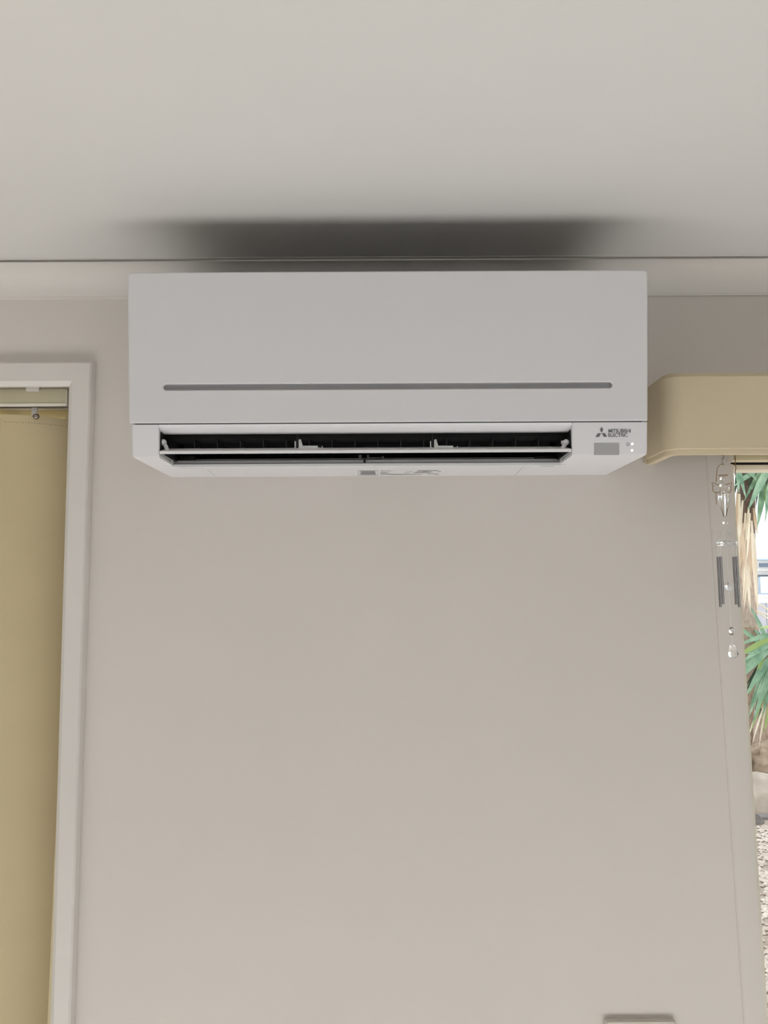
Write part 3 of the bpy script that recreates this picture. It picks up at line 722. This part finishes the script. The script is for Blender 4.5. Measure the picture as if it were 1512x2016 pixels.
# boulders
from mathutils import noise as mnoise
def boulder(name, px, py, rx, ry, rz, y, m, label, seed, rough=0.25, fr=2.0):
    c = P(px, py, y)
    bm = NB(); g = bmesh.ops.create_icosphere(bm, subdivisions=4, radius=1.0)['verts']
    for v in g:
        d = v.co.normalized(); k = 1 + rough * mnoise.fractal(d * fr + Vector((seed, seed * 2, 0)), 1.0, 2.0, 5)
        v.co = Vector((d.x * rx * k, d.y * ry * k, d.z * rz * k)) + c
    return tag(finish(name, bm, m, smooth=True, angle=60), label, 'rock', 'garden boulders')
boulder('boulder', 1512, 1572, 0.36, 0.2, 0.21, YE + 0.50, 'rock_pale', 'pale sandy boulder lying just behind the grey edging', 3.1, 0.16)
boulder('boulder', 1524, 1498, 0.25, 0.2, 0.22, YE + 0.95, 'rock_brown', 'brown weathered boulder below the green spiky leaves', 8.4, 0.35, 2.6)
boulder('boulder', 1440, 1505, 0.10, 0.2, 0.2, YE + 0.95, 'rock_brown', 'dark brown boulder partly behind the window frame edge', 5.7, 0.3, 2.4)

def blade(bm, a, b, wd, nrm=Vector((0, -1, 0)), droop=0.06, n=6, base=0.6):
    a, b = Vector(a), Vector(b); d = b - a; L = d.length
    side = d.cross(nrm).normalized(); nn = side.cross(d).normalized()
    rows = []
    for k in range(n + 1):
        t = k / n; ww = wd * 0.5 * (base + (1 - base) * min(1, t * 3)) * (1 - max(0, (t - .45) / .55) ** 1.3)
        p = a + d * t + Vector((0, 0, 1)) * droop * L * math.sin(math.pi * t)
        if k == n: rows.append([bm.verts.new(p)])
        else: rows.append([bm.verts.new(p - side * ww), bm.verts.new(p - nn * ww * 0.35), bm.verts.new(p + side * ww), bm.verts.new(p + nn * (wd * .06 - ww * 0.35))])
    for k in range(n - 1): ring_bridge(bm, rows[k], rows[k + 1])
    for i in range(4): bm.faces.new((rows[n - 1][i], rows[n - 1][(i + 1) % 4], rows[n][0]))
    bm.faces.new(rows[0])
# tall yucca
YY = YE + 1.25
def Q(px, py, dy=0.0): return P(px, py, YY + dy)
up_ = Q(1461, 1000).x - Q(1460, 1000).x
tb = Q(1466, 1500)
yu = thing('yucca_tree', (tb.x, YY, ZG), 'tall yucca tree with pale hanging dead leaves and bluish green blades', 'tree')
bm = NB()
tr = [(1468, 1560, 34), (1468, 1400, 33), (1466, 1300, 32), (1465, 1260, 29), (1465, 1220, 24), (1465, 1150, 22), (1466, 1080, 20), (1468, 1020, 17), (1469, 960, 16), (1472, 900, 15), (1476, 850, 12)]
low_tr = [t for t in tr if t[1] >= 1080]; top_tr = [t for t in tr if t[1] <= 1080]
tube(bm, [Q(x, y) for x, y, r in low_tr], [r * up_ for x, y, r in low_tr], 20)
for v in bm.verts:
    v.co += Vector((1, 1, 0)) * 0.012 * mnoise.noise(v.co * 14)
finish('trunk', bm, 'trunk', yu, angle=70)
bm = NB(); tube(bm, [Q(x, y) for x, y, r in top_tr], [r * up_ * 1.02 for x, y, r in top_tr], 20)
for v in bm.verts: v.co += Vector((1, 1, 0)) * 0.012 * mnoise.noise(v.co * 14)
finish('trunk_fibre', bm, 'fibre', yu, angle=70)
tops = [(1458, 905, 1490, 947, 13, 'leaf'), (1486, 930, 1445, 958, 9, 'leaf'), (1448, 905, 1469, 983, 10, 'leaf'), (1507, 915, 1464, 988, 11, 'leaf'),
        (1519, 905, 1496, 963, 11, 'leaf'), (1518, 915, 1471, 1008, 15, 'leaf'), (1506, 945, 1491, 1042, 13, 'leaf'), (1513, 950, 1508, 1018, 9, 'leaf_bright'),
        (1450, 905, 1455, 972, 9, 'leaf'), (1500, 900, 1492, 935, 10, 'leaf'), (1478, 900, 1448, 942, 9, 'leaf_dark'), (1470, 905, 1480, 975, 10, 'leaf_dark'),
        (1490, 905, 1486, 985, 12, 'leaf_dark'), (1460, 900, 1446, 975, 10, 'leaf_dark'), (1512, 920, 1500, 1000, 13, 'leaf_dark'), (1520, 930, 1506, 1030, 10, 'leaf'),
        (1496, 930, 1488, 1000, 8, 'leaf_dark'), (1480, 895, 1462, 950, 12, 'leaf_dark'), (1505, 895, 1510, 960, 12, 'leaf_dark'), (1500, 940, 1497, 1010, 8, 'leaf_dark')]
for i, (x0, y0, x1, y1, wd, m) in enumerate(tops):
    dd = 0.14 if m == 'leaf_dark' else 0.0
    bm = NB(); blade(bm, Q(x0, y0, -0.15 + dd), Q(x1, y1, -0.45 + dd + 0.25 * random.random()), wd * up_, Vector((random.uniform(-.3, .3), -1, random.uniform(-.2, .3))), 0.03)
    finish('leaf', bm, m, yu, angle=15)
crown = Q(1478, 850)                                     # the rest of the crown, above the window head
for i in range(46):
    a = random.random() * math.tau; el = random.uniform(-.3, 1.3); L = random.uniform(.6, .85)
    d = Vector((math.cos(a) * math.cos(el), math.sin(a) * math.cos(el), math.sin(el)))
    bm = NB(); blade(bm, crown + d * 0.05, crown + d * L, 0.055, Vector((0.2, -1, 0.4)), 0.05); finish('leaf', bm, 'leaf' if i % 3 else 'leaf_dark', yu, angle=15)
dead = [(1451, 968, 1449, 1110), (1455, 972, 1452, 1180), (1450, 1000, 1456, 1215), (1462, 985, 1448, 1150), (1464, 1030, 1456, 1130), (1468, 1010, 1461, 1160),
        (1474, 1000, 1462, 1195), (1466, 1040, 1478, 1210), (1471, 1035, 1480, 1140), (1477, 1010, 1470, 1110), (1480, 1025, 1488, 1190), (1474, 1040, 1491, 1175),
        (1484, 1000, 1492, 1060), (1462, 1060, 1481, 1165), (1480, 1050, 1464, 1205), (1484, 1050, 1493, 1215), (1458, 1020, 1466, 1120), (1470, 1060, 1474, 1200),
        (1486, 1060, 1491, 1205), (1453, 1080, 1450, 1200)]
for i, (x0, y0, x1, y1) in enumerate(dead):
    bm = NB(); blade(bm, Q(x0, y0, -0.17), Q(x1, y1, -0.24 - 0.1 * random.random()), random.uniform(4.5, 8.5) * up_, Vector((random.uniform(-.6, .6), -1, 0)), 0.0)
    finish('dead_leaf', bm, 'dead_tan' if i % 4 == 0 else 'dead', yu, angle=15)
# low yucca
YS = YE + 0.62
def Q2(px, py, dy=0.0): return P(px, py, YS + dy)
up2 = Q2(1461, 1300).x - Q2(1460, 1300).x
sb = Q2(1530, 1290)
sh = thing('yucca_shrub', (sb.x, YS + 0.35, ZG), 'low yucca shrub with fanned bright green sword leaves above the boulders', 'shrub')
bm = NB(); tube(bm, [Vector((sb.x, YS + 0.35, ZG - 0.02)), Vector((sb.x, YS + 0.35, 0.45)), Vector((sb.x, YS + 0.2, sb.z))], [0.10, 0.08, 0.06], 14); finish('stem', bm, 'trunk', sh)
low = [(1530, 1238, 1494, 1236, 8, 'leaf_bright'), (1528, 1246, 1446, 1274, 9, 'leaf'), (1524, 1255, 1444, 1298, 11, 'leaf_bright'), (1526, 1258, 1448, 1326, 14, 'leaf'),
       (1528, 1262, 1447, 1348, 17, 'leaf'), (1530, 1262, 1462, 1375, 13, 'leaf_dark'), (1524, 1285, 1464, 1378, 13, 'leaf'), (1530, 1280, 1474, 1398, 15, 'leaf'),
       (1530, 1290, 1480, 1430, 13, 'leaf'), (1518, 1330, 1478, 1440, 9, 'leaf_bright'), (1530, 1300, 1501, 1412, 12, 'leaf'), (1528, 1340, 1504, 1446, 9, 'leaf_bright'),
       (1532, 1310, 1512, 1460, 12, 'leaf'), (1535, 1270, 1468, 1350, 14, 'leaf_dark'), (1530, 1300, 1485, 1400, 16, 'leaf_dark'), (1530, 1330, 1490, 1425, 14, 'leaf_dark'),
       (1536, 1300, 1512, 1420, 14, 'leaf_dark'), (1530, 1262, 1452, 1310, 10, 'leaf'), (1522, 1300, 1470, 1422, 8, 'leaf'), (1512, 1270, 1476, 1370, 7, 'leaf_bright'),
       (1500, 1380, 1470, 1460, 4, 'dead'), (1504, 1390, 1480, 1468, 4, 'dead'), (1508, 1390, 1494, 1472, 4, 'dead')]
for i, (x0, y0, x1, y1, wd, m) in enumerate(low):
    dd = 0.3 if m == 'leaf_dark' else 0.0
    bm = NB(); blade(bm, Q2(x0, y0, 0.12 + dd), Q2(x1, y1, -0.12 + dd + 0.2 * random.random()), wd * up2, Vector((random.uniform(-.4, .1), -1, random.uniform(0, .5))), 0.03)
    finish('dead_leaf' if m == 'dead' else 'leaf', bm, m, sh, angle=15)
for i in range(26):                                      # leaves on the far side
    a = random.uniform(-0.3, 3.4) if i % 2 else random.uniform(-1.2, 1.2); el = random.uniform(-.6, 1.2); L = random.uniform(.5, .7)
    d = Vector((math.cos(a) * math.cos(el) * .8 + .2, math.sin(a) * math.cos(el), math.sin(el)))
    o_ = Vector((sb.x + .08, YS + 0.25, sb.z)); bm = NB(); blade(bm, o_ + d * 0.05, o_ + d * L, 0.05, Vector((0.2, -1, 0.4)), 0.05); finish('leaf', bm, 'leaf', sh, angle=15)
for x0, y0, x1, y1 in ((1530, 1212, 1491, 1187), (1530, 1216, 1490, 1203), (1530, 1228, 1491, 1206)):
    bm = NB(); tube(bm, [Q2(x0, y0, .3), Q2(x1, y1, .3)], [0.012, 0.006], 6); finish('dry_stalk', bm, 'dead', sh)

# ------------------------------------------------------------------ neighbouring house and fence
YN = 15.0
def H(px, py): return P(px, py, YN)
hx0, hx1 = H(1440, 1100).x - 9.0, H(1440, 1100).x + 9.0
hs = thing('neighbour_house', (hx0, YN, ZG), 'white house with blue windows and pale roof beyond the yucca', 'house')
zz = lambda py: H(1500, py).z
bm = NB(); box(bm, hx0, hx1, YN + 0.02, YN + 5, ZG, zz(1104)); finish('wall', bm, 'house_wall', hs, smooth=False)
nb = 9
for k in range(nb):
    z0 = zz(1182) - (k + 1) * 0.16
    bm = NB(); prism(bm, [(hx0, YN + 0.02, z0), (hx0, YN - 0.012, z0), (hx0, YN + 0.006, z0 + 0.16), (hx0, YN + 0.02, z0 + 0.16)], (hx1 - hx0, 0, 0)); finish('weatherboard', bm, 'house_wall', hs, smooth=False)
bm = NB(); box(bm, hx0, hx1, YN - 0.45, YN - 0.30, zz(1105), zz(1100.5), 0.01); finish('gutter', bm, 'house_gutter', hs)
ze = zz(1100); nx = 120; rows = []
bm = NB()
for k in range(nx * 4 + 1):
    x = hx0 + (hx1 - hx0) * k / (nx * 4); dz = 0.02 * math.sin(k * math.pi / 2)
    rows.append([bm.verts.new((x, YN - 0.42, ze + dz)), bm.verts.new((x, YN + 3, ze + 1.0 + dz)), bm.verts.new((x, YN + 3, ze + 0.94 + dz)), bm.verts.new((x, YN - 0.42, ze - 0.03 + dz))])
for k in range(nx * 4): ring_bridge(bm, rows[k], rows[k + 1])
bm.faces.new(rows[0]); bm.faces.new(rows[-1]); finish('roof', bm, 'house_roof', hs)
wx0 = H(1492, 1150).x
for i, (q0, q1) in enumerate(((1105.5, 1119), (1132, 1171))):
    x = wx0 - 6.6
    for j in range(5):
        bm = NB(); box(bm, x, x + 1.6, YN - 0.03, YN + 0.03, zz(q1), zz(q0), 0.005); wf = finish('window', bm, 'house_gutter' if i else 'house_wall', hs)
        bm = NB(); box(bm, x + 0.03, x + 1.57, YN - 0.045, YN - 0.028, zz(q1) + 0.03, zz(q0) - 0.035); finish('pane', bm, 'house_pane', wf, smooth=False)
        bm = NB(); box(bm, x - 0.04, x + 1.64, YN - 0.08, YN, zz(q1) - 0.05, zz(q1), 0.005); finish('window_sill', bm, 'house_wall', wf)
        x += 2.2
YQ = 12.0
f0 = P(1440, 1187, YQ) - Vector((8.0, 0, 0))
fn = thing('garden_fence', (f0.x, YQ, ZG), 'grey paling fence in front of the white house', 'fence')
for k in range(66):
    x = f0.x + k * 0.2
    bm = NB(); prism(bm, [(x, YQ, ZG), (x + 0.19, YQ, ZG), (x + 0.19, YQ, f0.z), (x, YQ, f0.z)], (0, 0.02, 0)); finish('paling', bm, 'fence', fn, smooth=False)
bm = NB(); box(bm, f0.x, f0.x + 66 * 0.2, YQ + 0.02, YQ + 0.06, f0.z - 0.3, f0.z - 0.2); finish('fence_rail', bm, 'fence', fn, smooth=False)
